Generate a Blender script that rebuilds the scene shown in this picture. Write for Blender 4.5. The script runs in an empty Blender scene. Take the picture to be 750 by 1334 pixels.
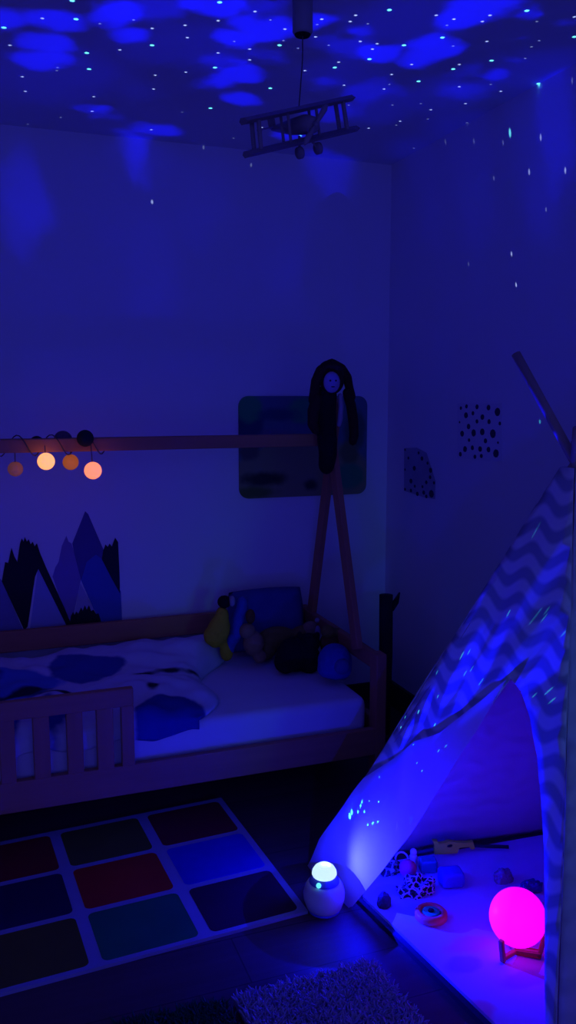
import bpy, bmesh, math, random
from mathutils import Vector, Matrix, noise as mnoise
random.seed(7)
S = bpy.context.scene
COL = S.collection
R = math.radians

# ------------------------------------------------------------------ camera
F, CX, CY, H = 1100.0, 375.0, 667.0, 1.5
PITCH, AZ = R(7.87), R(20.2)
cd = bpy.data.cameras.new('camera'); cam = bpy.data.objects.new('camera', cd); COL.objects.link(cam)
cam.location = (0, 0, H); cam.rotation_euler = (R(90) - PITCH, 0, -AZ)
cd.sensor_fit = 'VERTICAL'; cd.sensor_height = 24.0; cd.lens = F * 24.0 / 1334.0
cd.clip_start = .02
S.camera = cam
CAMP = Vector((0, 0, H))
FW = Vector((math.sin(AZ) * math.cos(PITCH), math.cos(AZ) * math.cos(PITCH), -math.sin(PITCH)))
RT = Vector((math.cos(AZ), -math.sin(AZ), 0)); UP = RT.cross(FW)

def ray(x, y): return FW + RT * ((x - CX) / F) - UP * ((y - CY) / F)
def at(x, y, ax, v):                       # photo point -> point on the plane axis ax = v
    d = ray(x, y); return CAMP + d * ((v - CAMP[ax]) / d[ax])
def on(x, y, p0, n):                       # photo point -> point on a plane
    d = ray(x, y); return CAMP + d * ((p0 - CAMP).dot(n) / d.dot(n))

# ------------------------------------------------------------------ view, world
S.view_settings.view_transform = 'Standard'; S.view_settings.look = 'None'
S.view_settings.gamma = 1; S.view_settings.use_curve_mapping = False
S.view_settings.exposure = 0.0
w = bpy.data.worlds.new('night'); S.world = w; w.use_nodes = True
bg = w.node_tree.nodes['Background']; bg.inputs[0].default_value = (.080, .080, 1, 1); bg.inputs[1].default_value = .74

# ------------------------------------------------------------------ the room's dimensions
CEIL = 2.55; WX = 1.853; WY = 3.654
LAMP = Vector((.895, 2.125, .152))         # projector lens, just over its dome

def surf(x, y):                            # which room surface a photo point lies on
    best = None
    for ax, v in ((2, CEIL), (1, WY), (0, WX)):
        p = at(x, y, ax, v); t = (p - CAMP).dot(FW)
        if t > 0 and (best is None or t < best[0]): best = (t, p)
    return best[1]

# the teepee's corners
F1 = Vector((.943, 2.36, 0)); F2 = Vector((1.08, 1.30, 0)); B1 = Vector((1.80, 2.27, 0)); B2 = Vector((1.815, .97, 0))
K = Vector((1.437, 1.775, 1.378))
NF = (F2 - F1).cross(K - F1).normalized()

# ------------------------------------------------------------------ star projector light
BR = [(94,1),(99,25),(5,36),(198,59),(286,3),(364,59),(113,69),(116,90),(280,88),(352,115),(274,141),(436,88),(481,77),(507,13),(526,59),
      (391,177),(576,49),(640,79),(686,14),(748,48),(545,106),(590,90),(701,109),(664,173)]
MD = [(55,24),(13,59),(198,37),(241,33),(244,49),(284,27),(332,15),(371,38),(156,65),(29,100),(33,119),(122,126),(120,145),(202,98),(200,116),
      (242,94),(284,69),(325,64),(325,78),(197,169),(341,166),(198,263),(419,25),(411,48),(441,81),(397,92),(448,111),(456,28),(463,20),
      (469,54),(485,64),(491,57),(510,97),(500,116),(521,158),(480,167),(430,176),(568,20),(591,25),(628,28),(638,20),(634,54),(748,22),
      (536,84),(598,84),(598,113),(606,135),(652,119),(561,143),(704,179),(689,224),(736,222),(666,331),(672,371)]
FT = [(130,31),(174,26),(352,26),(305,54),(74,92),(75,88),(237,146),(265,192),(304,180),(36,162),(79,153),(369,53),(413,32),(428,59),(388,63),
      (479,31),(507,110),(516,163),(511,137),(454,137),(582,33),(590,60),(699,28),(702,53),(692,61),(639,110),(745,105),(684,76),(557,155),
      (548,135),(580,185),(617,184),(655,186),(539,193),(643,232),(711,273),(610,344),(608,160),(327,215)]
# dots that land on the tent front
TD = [(598,859,.006),(606,856,.003),(569,876,.004),(609,878,.003),(623,892,.005),(602,882,.003),(571,906,.003),(542,932,.007),(525,939,.004),(568,942,.005),
      (520,951,.004),(599,951,.005),(611,943,.004),(549,956,.003),(487,990,.006),(500,1003,.006),(557,979,.004),(567,988,.005),(499,1038,.012),(488,1034,.006),
      (704,795,.005),(711,802,.003),(665,795,.004),(720,896,.005),(724,909,.004),(738,821,.004),(698,904,.003),(708,675,.003),(715,792,.003)]
BIG = [(460,1055,.042),(463,1049,.030),(476,1040,.016),(478,1034,.014),(472,1049,.014),(481,1049,.012),(491,1068,.014),(485,1069,.010),(497,1067,.009)]
BL = [(72,24,14,1),(152,20,18,1),(2,27,7,1),(55,53,8,.8),(57,81,11,1),(178,43,6,.8),(300,49,12,1),(275,77,5,.7),(345,36,20,.9),(325,32,12,.9),(312,96,18,1),
      (283,105,14,1),(262,113,9,.7),(307,130,13,1),(360,75,6,.6),(132,141,10,1),(176,116,7,.4),(204,171,6,.8),(182,189,10,1),(275,6,20,1),(350,6,14,.6),
      (195,8,32,.5),(42,253,13,.5),(28,275,11,.6),(415,25,9,1),(458,41,9,.9),(446,60,18,.6),(495,68,9,1),(440,98,22,.45),(423,105,8,.7),
      (428,147,10,.7),(382,173,11,1),(438,209,12,.6),(417,201,6,.6),(485,145,20,.4),(488,117,14,.5),(623,15,26,1),(702,19,13,1),(734,30,14,.7),
      (680,49,18,.7),(572,69,24,1),(592,66,12,1),(551,79,8,1),(648,93,14,.8),(672,77,12,.5),(617,88,12,.6),(722,144,17,.5),(644,2,22,.9),(610,115,9,.6),
      (572,123,14,.4),(536,194,12,.4),(602,190,22,.25),(695,215,10,.3),(710,255,9,.3),(539,130,14,.4),(388,345,13,.45),(400,318,10,.35),(422,272,12,.35),
      (278,268,13,.3),(188,392,10,.3),(188,340,12,.2),(80,100,60,.3),(250,60,60,.25),(520,30,50,.3),(700,90,50,.2)]

def nd(nt, t, **kw):
    n = nt.nodes.new(t)
    for k, v in kw.items(): setattr(n, k, v)
    return n
def mth(nt, op, a, b=None, c=None, clamp=False):
    n = nt.nodes.new('ShaderNodeMath'); n.operation = op; n.use_clamp = clamp
    for i, v in enumerate((a, b, c)):
        if v is None: continue
        if isinstance(v, (int, float)): n.inputs[i].default_value = v
        else: nt.links.new(v, n.inputs[i])
    return n.outputs[0]

ld = bpy.data.lights.new('projector_light', 'POINT'); lo = bpy.data.objects.new('projector_light', ld)
COL.objects.link(lo); lo.location = LAMP
ld.energy = 1.0; ld.color = (1, 1, 1); ld.shadow_soft_size = 0.0; ld.use_nodes = True
nt = ld.node_tree; nt.nodes.clear()
tc = nd(nt, 'ShaderNodeTexCoord'); N = tc.outputs['Normal']
def star_min(pts):
    cur = None
    for p, extra in pts:
        d = (p - LAMP).normalized()
        n = nd(nt, 'ShaderNodeVectorMath', operation='DISTANCE'); nt.links.new(N, n.inputs[0]); n.inputs[1].default_value = d
        v = n.outputs['Value']
        if extra: v = mth(nt, 'SUBTRACT', v, extra)
        cur = v if cur is None else mth(nt, 'MINIMUM', cur, v)
    return cur
def fall(v, a, b):                          # 1 where v<a, 0 where v>b
    n = nd(nt, 'ShaderNodeMapRange'); n.interpolation_type = 'SMOOTHSTEP'
    nt.links.new(v, n.inputs[0]); n.inputs[1].default_value = a; n.inputs[2].default_value = b
    n.inputs[3].default_value = 1; n.inputs[4].default_value = 0
    return n.outputs[0]
s1 = fall(star_min([(surf(*p), 0) for p in BR]), .0014, .0033)
s2 = fall(star_min([(surf(*p), 0) for p in MD]), .0009, .0026)
s3 = fall(star_min([(surf(*p), 0) for p in FT]), .0006, .0022)
s4 = fall(star_min([(on(x, y, F1, NF), r * .3) for x, y, r in TD]), .0003, .0016)
# irregular nebula patches
nz = nd(nt, 'ShaderNodeTexNoise'); nz.inputs['Scale'].default_value = 9; nz.inputs['Detail'].default_value = 4
nt.links.new(N, nz.inputs['Vector'])
nv = mth(nt, 'MULTIPLY', mth(nt, 'SUBTRACT', nz.outputs[0], .5), .14)
nzf = nd(nt, 'ShaderNodeTexNoise'); nzf.inputs['Scale'].default_value = 90; nzf.inputs['Detail'].default_value = 2
nt.links.new(N, nzf.inputs['Vector'])
s5 = fall(mth(nt, 'ADD', star_min([(on(x, y, F1, NF), r * .7) for x, y, r in BIG]), mth(nt, 'MULTIPLY', mth(nt, 'SUBTRACT', nzf.outputs[0], .5), .05)), -.004, .010)
grp = {}
for x, y, r, k in BL: grp.setdefault('a' if k >= .8 else 'b' if k >= .5 else 'c' if y < 230 else 'd', []).append((x, y, r))
def nebula(key, soft):
    pts = []
    for x, y, r in grp[key]:
        p = surf(x, y); dc = (p - CAMP).length; dl = (p - LAMP).length
        pts.append((p, r * 1.0 * dc / F / dl))
    if key == 'a': pts += [(on(x, y, F1, NF), r) for x, y, r in ((652, 890, .018), (640, 900, .016), (622, 884, .014), (598, 872, .010), (548, 935, .014), (530, 960, .016), (742, 722, .010), (741, 845, .012), (632, 762, .006), (625, 772, .006))]
    if key == 'c': pts = [(surf(*q[:2]), q[2] * (surf(*q[:2])-CAMP).length / F / (surf(*q[:2])-LAMP).length * .75) for q in grp['c']] + [(on(x, y, F1, NF), r) for x, y, r in ((700, 740, .16), (695, 820, .2), (640, 880, .18), (720, 900, .15), (580, 930, .14))]
    return fall(mth(nt, 'ADD', star_min(pts), nv), -.004 , soft)
na, nb, nc, ne = nebula('a', .022), nebula('b', .03), nebula('c', .07), nebula('d', .05)
sep = nd(nt, 'ShaderNodeSeparateXYZ'); nt.links.new(N, sep.inputs[0])
upk = nd(nt, 'ShaderNodeMapRange'); upk.interpolation_type = 'SMOOTHSTEP'; nt.links.new(sep.outputs[2], upk.inputs[0])
upk.inputs[1].default_value = .35; upk.inputs[2].default_value = .95; upk.inputs[3].default_value = 0; upk.inputs[4].default_value = 1
BASE, UPK, NA, NB, NC, STAR = 4.5, 0.0, 235.0, 105.0, 32.0, 620.0
BEAM = 150.0
blue = mth(nt, 'MULTIPLY_ADD', upk.outputs[0], UPK, BASE)
# the lens throws its strongest blue sideways, into the tent door
bd = nd(nt, 'ShaderNodeVectorMath', operation='DOT_PRODUCT'); nt.links.new(N, bd.inputs[0]); bd.inputs[1].default_value = Vector((.92, -.38, .02)).normalized()
bk_ = nd(nt, 'ShaderNodeMapRange'); bk_.interpolation_type = 'SMOOTHSTEP'; nt.links.new(bd.outputs['Value'], bk_.inputs[0]); bk_.inputs[1].default_value = .50; bk_.inputs[2].default_value = .95
blue = mth(nt, 'MULTIPLY_ADD', bk_.outputs[0], BEAM, blue)
blue = mth(nt, 'MULTIPLY_ADD', na, NA, blue)
blue = mth(nt, 'MULTIPLY_ADD', nb, NB, blue)
blue = mth(nt, 'MULTIPLY_ADD', nc, NC, blue)
blue = mth(nt, 'MULTIPLY_ADD', ne, 16.0, blue)
s6 = fall(star_min([(K + (K - B2)*e + ((F1+F2+B1-B2*3)/4).normalized()*.03, r) for e, r in ((.160, .016), (.146, .013), (.130, .012), (.098, .014), (.084, .016), (.070, .014), (.02, .008))]), -.003, .003)
blue = mth(nt, 'MULTIPLY_ADD', s6, 420.0, blue)
st = mth(nt, 'MULTIPLY', s1, STAR)
st2 = mth(nt, 'MULTIPLY_ADD', s3, STAR * .18, mth(nt, 'MULTIPLY', s2, STAR * .5))
st4 = mth(nt, 'MULTIPLY_ADD', s5, 14.0, mth(nt, 'MULTIPLY', s4, 60.0))
rr = mth(nt, 'MULTIPLY_ADD', st, .16, mth(nt, 'MULTIPLY_ADD', st2, .5, mth(nt, 'MULTIPLY', st4, .08)))
rr = mth(nt, 'MULTIPLY_ADD', blue, .0015, rr)
gg = mth(nt, 'ADD', st, mth(nt, 'MULTIPLY_ADD', st2, .62, st4))
gg = mth(nt, 'MULTIPLY_ADD', blue, .002, gg)
bb = mth(nt, 'ADD', mth(nt, 'ADD', st, st2), mth(nt, 'ADD', st4, blue))
cmb = nd(nt, 'ShaderNodeCombineXYZ'); nt.links.new(rr, cmb.inputs[0]); nt.links.new(gg, cmb.inputs[1]); nt.links.new(bb, cmb.inputs[2])
em = nd(nt, 'ShaderNodeEmission'); nt.links.new(cmb.outputs[0], em.inputs[0]); em.inputs[1].default_value = 1.0
out = nd(nt, 'ShaderNodeOutputLight'); nt.links.new(em.outputs[0], out.inputs[0])

# added teal fill light, unseen behind the camera, for the near side of the tent
al = bpy.data.lights.new('teal_fill', 'AREA'); ao = bpy.data.objects.new('teal_fill', al); COL.objects.link(ao)
al.shape = 'RECTANGLE'; al.size = .3; al.size_y = .6; al.energy = .065; al.color = (.12, 1, .75)
ao.location = (1.45, -.6, .9); ao.rotation_euler = (R(84), 0, 0); al.spread = R(30)

# ------------------------------------------------------------------ materials
def mat(name, col, rough=.8, var=.12, scale=14, emit=None, es=0, bump=0, metal=0):
    m = bpy.data.materials.new(name); m.use_nodes = True; t = m.node_tree
    b = t.nodes['Principled BSDF']
    b.inputs['Roughness'].default_value = rough; b.inputs['Metallic'].default_value = metal
    b.inputs['Specular IOR Level'].default_value = .25
    tcn = nd(t, 'ShaderNodeTexCoord'); nz = nd(t, 'ShaderNodeTexNoise'); nz.inputs['Scale'].default_value = scale
    nz.inputs['Detail'].default_value = 3; t.links.new(tcn.outputs['Object'], nz.inputs['Vector'])
    mx = nd(t, 'ShaderNodeMix', data_type='RGBA'); t.links.new(nz.outputs[0], mx.inputs[0])
    mx.inputs[6].default_value = tuple(c * (1 - var) for c in col) + (1,)
    mx.inputs[7].default_value = tuple(min(1, c * (1 + var)) for c in col) + (1,)
    t.links.new(mx.outputs[2], b.inputs['Base Color'])
    if emit: b.inputs['Emission Color'].default_value = (*emit, 1); b.inputs['Emission Strength'].default_value = es
    if bump:
        bp = nd(t, 'ShaderNodeBump'); bp.inputs['Strength'].default_value = bump; bp.inputs['Distance'].default_value = .01
        t.links.new(nz.outputs[0], bp.inputs['Height']); t.links.new(bp.outputs[0], b.inputs['Normal'])
    return m
def wood(name, c1, c2, axis=0, scale=3.0):
    m = mat(name, c1, .55); t = m.node_tree; b = t.nodes['Principled BSDF']
    tcn = nd(t, 'ShaderNodeTexCoord'); mp = nd(t, 'ShaderNodeMapping'); sc = [40, 40, 40]; sc[axis] = scale
    mp.inputs['Scale'].default_value = sc; t.links.new(tcn.outputs['Object'], mp.inputs[0])
    nz = nd(t, 'ShaderNodeTexNoise'); nz.inputs['Scale'].default_value = 1; nz.inputs['Detail'].default_value = 4; t.links.new(mp.outputs[0], nz.inputs['Vector'])
    mx = nd(t, 'ShaderNodeMix', data_type='RGBA'); t.links.new(nz.outputs[0], mx.inputs[0])
    mx.inputs[6].default_value = (*c1, 1); mx.inputs[7].default_value = (*c2, 1); t.links.new(mx.outputs[2], b.inputs['Base Color'])
    return m
def blotch(name, base, blobs, rough=.8, nscale=14, namp=.03, soft=.01, axes=(0, 2)):
    """base colour with printed patches: blobs = (u, v, ru, rv, colour) in object coordinates"""
    m = mat(name, base, rough, .08); t = m.node_tree; b = t.nodes['Principled BSDF']
    cur = b.inputs['Base Color'].links[0].from_socket
    tcn = nd(t, 'ShaderNodeTexCoord'); sp = nd(t, 'ShaderNodeSeparateXYZ'); t.links.new(tcn.outputs['Object'], sp.inputs[0])
    nz = nd(t, 'ShaderNodeTexNoise'); nz.inputs['Scale'].default_value = nscale; nz.inputs['Detail'].default_value = 3; t.links.new(tcn.outputs['Object'], nz.inputs['Vector'])
    no = mth(t, 'MULTIPLY', mth(t, 'SUBTRACT', nz.outputs[0], .5), namp * 2)
    cb = nd(t, 'ShaderNodeCombineXYZ'); t.links.new(sp.outputs[axes[0]], cb.inputs[0]); t.links.new(sp.outputs[axes[1]], cb.inputs[1])
    for u, v, ru, rv, c in blobs:
        vm = nd(t, 'ShaderNodeVectorMath', operation='SUBTRACT'); t.links.new(cb.outputs[0], vm.inputs[0]); vm.inputs[1].default_value = (u, v, 0)
        vs = nd(t, 'ShaderNodeVectorMath', operation='DIVIDE'); t.links.new(vm.outputs[0], vs.inputs[0]); vs.inputs[1].default_value = (ru, rv, 1)
        ln = nd(t, 'ShaderNodeVectorMath', operation='LENGTH'); t.links.new(vs.outputs[0], ln.inputs[0])
        r0 = min(ru, rv)
        mr = nd(t, 'ShaderNodeMapRange'); mr.interpolation_type = 'SMOOTHSTEP'
        t.links.new(mth(t, 'MULTIPLY_ADD', no, 1 / r0, ln.outputs['Value']), mr.inputs[0])
        mr.inputs[1].default_value = 1 - soft / r0 * .5; mr.inputs[2].default_value = 1 + soft / r0 * .5; mr.inputs[3].default_value = 1; mr.inputs[4].default_value = 0
        mx = nd(t, 'ShaderNodeMix', data_type='RGBA'); t.links.new(mr.outputs[0], mx.inputs[0]); t.links.new(cur, mx.inputs[6]); mx.inputs[7].default_value = (*c, 1)
        cur = mx.outputs[2]
    t.links.new(cur, b.inputs['Base Color'])
    return m

M = dict(
    wall=mat('painted_wall', (.76, .78, .80), .9, .02, 3), wallr=mat('painted_wall_side', (.74, .74, .78), .9, .02, 3),
    ceil=mat('painted_ceiling', (.72, .76, .80), .9, .02, 3),
    base=mat('dark_trim', (.03, .025, .03), .6), white=mat('white_plastic', (.78, .78, .76), .35, .03),
    bed=wood('pine', (.56, .25, .125), (.40, .17, .09), 0), bedv=wood('pine_upright', (.54, .24, .12), (.40, .17, .09), 2),
    bedy=wood('pine_end', (.48, .21, .11), (.34, .15, .08), 1), pole=wood('tent_pole_wood', (.46, .34, .26), (.34, .25, .19), 2),
    sheet=mat('cotton_sheet', (.70, .68, .82), .95, .05, 8, bump=.2),
    navy=mat('navy_cloth', (.06, .09, .30), .95, .2), black=mat('black_plush', (.012, .010, .014), 1, .3, 60, bump=.6),
    dkbrown=mat('dark_brown_plush', (.05, .016, .014), 1, .3, 60, bump=.6), face=mat('pale_plush', (.36, .30, .40), .95, .1, 40),
    yellow=mat('yellow_plush', (.52, .40, .03), 1, .2, 50, bump=.5), blueplush=mat('blue_plush', (.04, .08, .42), 1, .2, 50, bump=.5),
    tan=mat('tan_plush', (.34, .22, .13), 1, .2, 50, bump=.5), brown=mat('brown_plush', (.16, .07, .03), 1, .2, 50, bump=.5),
    olive=mat('olive_plush', (.22, .17, .05), 1, .2, 50, bump=.5),
    cord=mat('cord', (.10, .09, .09), .7), plane=wood('biplane_wood', (.34, .30, .32), (.24, .21, .22), 0), steel=mat('brushed_steel', (.32, .32, .34), .5, .1),
    dome=mat('lit_dome', (.9, .95, 1), .3, 0, emit=(.62, .90, 1), es=1.0),
    red=mat('pink_rubber', (.75, .03, .10), .5), orange=mat('orange_plastic', (.85, .13, .05), .4), green=mat('green_plastic', (.01, .65, .10), .4),
    toyyellow=mat('yellow_plastic', (.45, .95, .02), .4, .05), teal=mat('teal_plastic', (.02, .20, .22), .5), toyblue=mat('blue_cloth', (.06, .07, .45), .8),
    ball=mat('glowing_ball', (.9, .3, .9), .4, 0, emit=(1, .0, 1), es=1.0), redwood=mat('red_wood_stand', (.42, .08, .06), .5),
    grey=mat('grey_plastic', (.16, .17, .2), .5), lens=mat('cyan_lens', (.2, .9, .9), .2, 0, emit=(.15, .9, .95), es=1.0),
    lit1=mat('lit_ball_yellow', (.9, .6, .4), .8, 0, emit=(1, .34, .10), es=1.5), lit2=mat('lit_ball_peach', (.9, .5, .4), .8, 0, emit=(1, .24, .09), es=1.3),
    lit3=mat('dim_ball_orange', (.7, .3, .1), .8, 0, emit=(1, .22, .02), es=.22), lit4=mat('dim_ball_far', (.6, .3, .2), .8, 0, emit=(1, .25, .10), es=.07),
    ballgreen=mat('dark_green_ball', (.02, .03, .03), .9), ballplum=mat('plum_ball', (.16, .08, .12), .9),
)
# laminate floor
fm = wood('dark_laminate', (.15, .085, .075), (.085, .05, .045), 0, 1.2); M['floor'] = fm
fm.node_tree.nodes['Principled BSDF'].inputs['Roughness'].default_value = .45
t = fm.node_tree; bk = nd(t, 'ShaderNodeTexBrick'); bk.inputs['Color1'].default_value = (1, 1, 1, 1); bk.inputs['Color2'].default_value = (.75, .75, .75, 1)
bk.inputs['Mortar'].default_value = (.35, .35, .35, 1); bk.inputs['Scale'].default_value = 1; bk.inputs['Brick Width'].default_value = 1.2
bk.inputs['Row Height'].default_value = .19; bk.inputs['Mortar Size'].default_value = .002
tcn = nd(t, 'ShaderNodeTexCoord'); t.links.new(tcn.outputs['Object'], bk.inputs['Vector'])
b = t.nodes['Principled BSDF']; src = b.inputs['Base Color'].links[0].from_socket
mx = nd(t, 'ShaderNodeMix', data_type='RGBA', blend_type='MULTIPLY'); mx.inputs[0].default_value = 1
t.links.new(src, mx.inputs[6]); t.links.new(bk.outputs[0], mx.inputs[7]); t.links.new(mx.outputs[2], b.inputs['Base Color'])

def chevron_mat(name, light, dark, per=.068, wave=.125, amp=.016):
    m = mat(name, light, .95); t = m.node_tree; b = t.nodes['Principled BSDF']
    uv = nd(t, 'ShaderNodeUVMap'); uv.uv_map = 'UVMap'; sp = nd(t, 'ShaderNodeSeparateXYZ'); t.links.new(uv.outputs[0], sp.inputs[0])
    a = mth(t, 'MULTIPLY_ADD', mth(t, 'SINE', mth(t, 'MULTIPLY', sp.outputs[0], 2 * math.pi / wave)), amp, sp.outputs[1])
    ph = mth(t, 'MULTIPLY', a, 2 * math.pi / per); sn = mth(t, 'SINE', ph)
    mr = nd(t, 'ShaderNodeMapRange'); t.links.new(sn, mr.inputs[0]); mr.inputs[1].default_value = -.5; mr.inputs[2].default_value = .5
    mx = nd(t, 'ShaderNodeMix', data_type='RGBA'); t.links.new(mr.outputs[0], mx.inputs[0])
    mx.inputs[6].default_value = (*dark, 1); mx.inputs[7].default_value = (*light, 1); t.links.new(mx.outputs[2], b.inputs['Base Color'])
    # thin cotton lets a little light through
    tr = nd(t, 'ShaderNodeBsdfTranslucent'); t.links.new(mx.outputs[2], tr.inputs[0]); ms = nd(t, 'ShaderNodeMixShader'); ms.inputs[0].default_value = .12
    t.links.new(b.outputs[0], ms.inputs[1]); t.links.new(tr.outputs[0], ms.inputs[2]); t.links.new(ms.outputs[0], t.nodes['Material Output'].inputs[0])
    return m
M['chev'] = chevron_mat('chevron_cotton', (.80, .78, .80), (.40, .42, .50))
M['lining'] = mat('plain_cotton', (.78, .76, .78), .95, .04)
t = M['lining'].node_tree; tr = nd(t, 'ShaderNodeBsdfTranslucent'); tr.inputs[0].default_value = (.78, .76, .80, 1); ms = nd(t, 'ShaderNodeMixShader'); ms.inputs[0].default_value = .5
t.links.new(t.nodes['Principled BSDF'].outputs[0], ms.inputs[1]); t.links.new(tr.outputs[0], ms.inputs[2]); t.links.new(ms.outputs[0], t.nodes['Material Output'].inputs[0])

# ------------------------------------------------------------------ mesh helpers
def obj(name, bm, m, parent=None, smooth=False, mods=()):
    me = bpy.data.meshes.new(name); bm.normal_update(); bm.to_mesh(me); bm.free()
    ms = m if isinstance(m, (list, tuple)) else [m]
    for k in ms: me.materials.append(k)
    if smooth:
        for p in me.polygons: p.use_smooth = True
    o = bpy.data.objects.new(name, me); COL.objects.link(o)
    if parent is not None:
        o.parent = parent; o.matrix_parent_inverse = parent.matrix_basis.inverted()
    return o
def thing(name, label, cat, loc=(0, 0, 0), group=None):
    o = bpy.data.objects.new(name, None); COL.objects.link(o); o.location = loc; o.empty_display_size = .05
    return tag(o, label, cat, group)
def tag(o, label, cat, group=None):
    o['label'] = label; o['category'] = cat
    if group: o['group'] = group
    return o
def struct(name, bm, m, parent=None):
    o = obj(name, bm, m, parent); o['kind'] = 'structure'; return o
def NB(): return bmesh.new()
def box(bm, x0, x1, y0, y1, z0, z1, bev=0, mi=0, rot=None, seg=2):
    r = bmesh.ops.create_cube(bm, size=1)
    vs = r['verts']; c = Vector(((x0+x1)/2, (y0+y1)/2, (z0+z1)/2))
    for v in vs: v.co = Vector((v.co.x*(x1-x0), v.co.y*(y1-y0), v.co.z*(z1-z0)))
    if rot is not None:
        for v in vs: v.co = rot @ v.co
    for v in vs: v.co += c
    fs = {f for v in vs for f in v.link_faces}
    for f in fs: f.material_index = mi
    if bev:
        es = {e for v in vs for e in v.link_edges}
        rr = bmesh.ops.bevel(bm, geom=list(es), offset=bev, segments=seg, affect='EDGES', profile=.5)
        for f in rr['faces']: f.material_index = mi
def sphere(bm, c, r, seg=20, rot=None, mi=0):
    rx, ry, rz = (r, r, r) if isinstance(r, (int, float)) else r
    q = bmesh.ops.create_uvsphere(bm, u_segments=seg, v_segments=max(8, seg*2//3), radius=1)
    for v in q['verts']:
        p = Vector((v.co.x*rx, v.co.y*ry, v.co.z*rz))
        v.co = (rot @ p if rot is not None else p) + Vector(c)
    for f in {f for v in q['verts'] for f in v.link_faces}: f.material_index = mi
def tube(bm, pts, r, seg=10, cap=True):
    pts = [Vector(p) for p in pts]; rs = r if isinstance(r, (list, tuple)) else [r]*len(pts); rings = []
    ref = None
    for i, p in enumerate(pts):
        d = (pts[min(i+1, len(pts)-1)] - pts[max(i-1, 0)]).normalized()
        if ref is None: ref = Vector((0, 0, 1)) if abs(d.z) < .9 else Vector((1, 0, 0))
        u = (ref - d*ref.dot(d)).normalized(); v = d.cross(u); ref = u
        rings.append([bm.verts.new(p + (u*math.cos(2*math.pi*k/seg) + v*math.sin(2*math.pi*k/seg))*rs[i]) for k in range(seg)])
    for a, b2 in zip(rings, rings[1:]):
        for k in range(seg): bm.faces.new((a[k], a[(k+1) % seg], b2[(k+1) % seg], b2[k]))
    if cap: bm.faces.new(rings[0][::-1]); bm.faces.new(rings[-1])
def beam(bm, a, b2, wd, th, side=Vector((1, 0, 0)), bev=.004):
    """square timber from a to b2; th measured along side"""
    a, b2 = Vector(a), Vector(b2); d = (b2-a); L = d.length; d.normalize(); s = (side - d*side.dot(d)).normalized(); u = d.cross(s)
    rot = Matrix((s, u, d)).transposed(); c = (a+b2)/2
    box(bm, c.x-th/2, c.x+th/2, c.y-wd/2, c.y+wd/2, c.z-L/2, c.z+L/2, bev, rot=rot)
def lathe(bm, prof, c=(0, 0, 0), seg=32, mi=0, zs=1):
    c = Vector(c); rings = []; prof = [(a, z*zs) for a, z in prof]
    for r, z in prof:
        rings.append([bm.verts.new(c + Vector((r*math.cos(2*math.pi*k/seg), r*math.sin(2*math.pi*k/seg), z))) for k in range(seg)] if r > 1e-6 else [bm.verts.new(c + Vector((0, 0, z)))])
    for a, b2 in zip(rings, rings[1:]):
        for k in range(seg):
            k2 = (k+1) % seg
            if len(a) == 1: f = bm.faces.new((a[0], b2[k2], b2[k])) if len(b2) > 1 else None
            elif len(b2) == 1: f = bm.faces.new((a[k], a[k2], b2[0]))
            else: f = bm.faces.new((a[k], a[k2], b2[k2], b2[k]))
            if f: f.material_index = mi
def prism(bm, pts, off, mi=0):
    """extrude polygon pts (3-D) by vector off"""
    a = [bm.verts.new(Vector(p)) for p in pts]; b2 = [bm.verts.new(Vector(p)+off) for p in pts]
    fs = [bm.faces.new(a), bm.faces.new(b2[::-1])]
    n = len(a)
    for i in range(n): fs.append(bm.faces.new((a[i], b2[i], b2[(i+1) % n], a[(i+1) % n])))
    for f in fs: f.material_index = mi
    bmesh.ops.recalc_face_normals(bm, faces=fs)
    bmesh.ops.triangulate(bm, faces=fs[:2])
def union(o, vox=.006, sm=4):
    m = o.modifiers.new('blend', 'REMESH'); m.mode = 'VOXEL'; m.voxel_size = vox; m.use_smooth_shade = True
    s = o.modifiers.new('soft', 'SMOOTH'); s.iterations = sm; s.factor = .6
    return o
def subs(o, n=2):
    m = o.modifiers.new('sub', 'SUBSURF'); m.levels = n; m.render_levels = n
    return o
def cushion(bm, c, sx, sy, sz, rot=None, n=14, crumple=.004, seed=0):
    """pillow: two bulged grids joined at the seam"""
    c = Vector(c); rot = rot or Matrix.Identity(3); g = []
    for s in (1, -1):
        row = []
        for i in range(n+1):
            r = []
            for j in range(n+1):
                u, v = i/n*2-1, j/n*2-1
                hgt = ((1-u**4)*(1-v**4))**.5
                pin = 1 - .06*(abs(u)*abs(v))**2 + .0
                p = Vector((u*sx/2*(1-.05*(1-v*v)*0)*pin, v*sy/2*pin, s*sz/2*hgt))
                p += Vector((0, 0, 1))*mnoise.noise(p*18 + Vector((seed, s, 0)))*crumple*hgt*3
                r.append(p)
            row.append(r)
        g.append(row)
    vt = [[bm.verts.new(rot @ g[0][i][j] + c) for j in range(n+1)] for i in range(n+1)]
    vb = [[vt[i][j] if i in (0, n) or j in (0, n) else bm.verts.new(rot @ g[1][i][j] + c) for j in range(n+1)] for i in range(n+1)]
    for i in range(n):
        for j in range(n):
            bm.faces.new((vt[i][j], vt[i+1][j], vt[i+1][j+1], vt[i][j+1]))
            q = (vb[i][j], vb[i][j+1], vb[i+1][j+1], vb[i+1][j])
            if len(set(q)) == 4:
                try: bm.faces.new(q)
                except ValueError: pass

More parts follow.
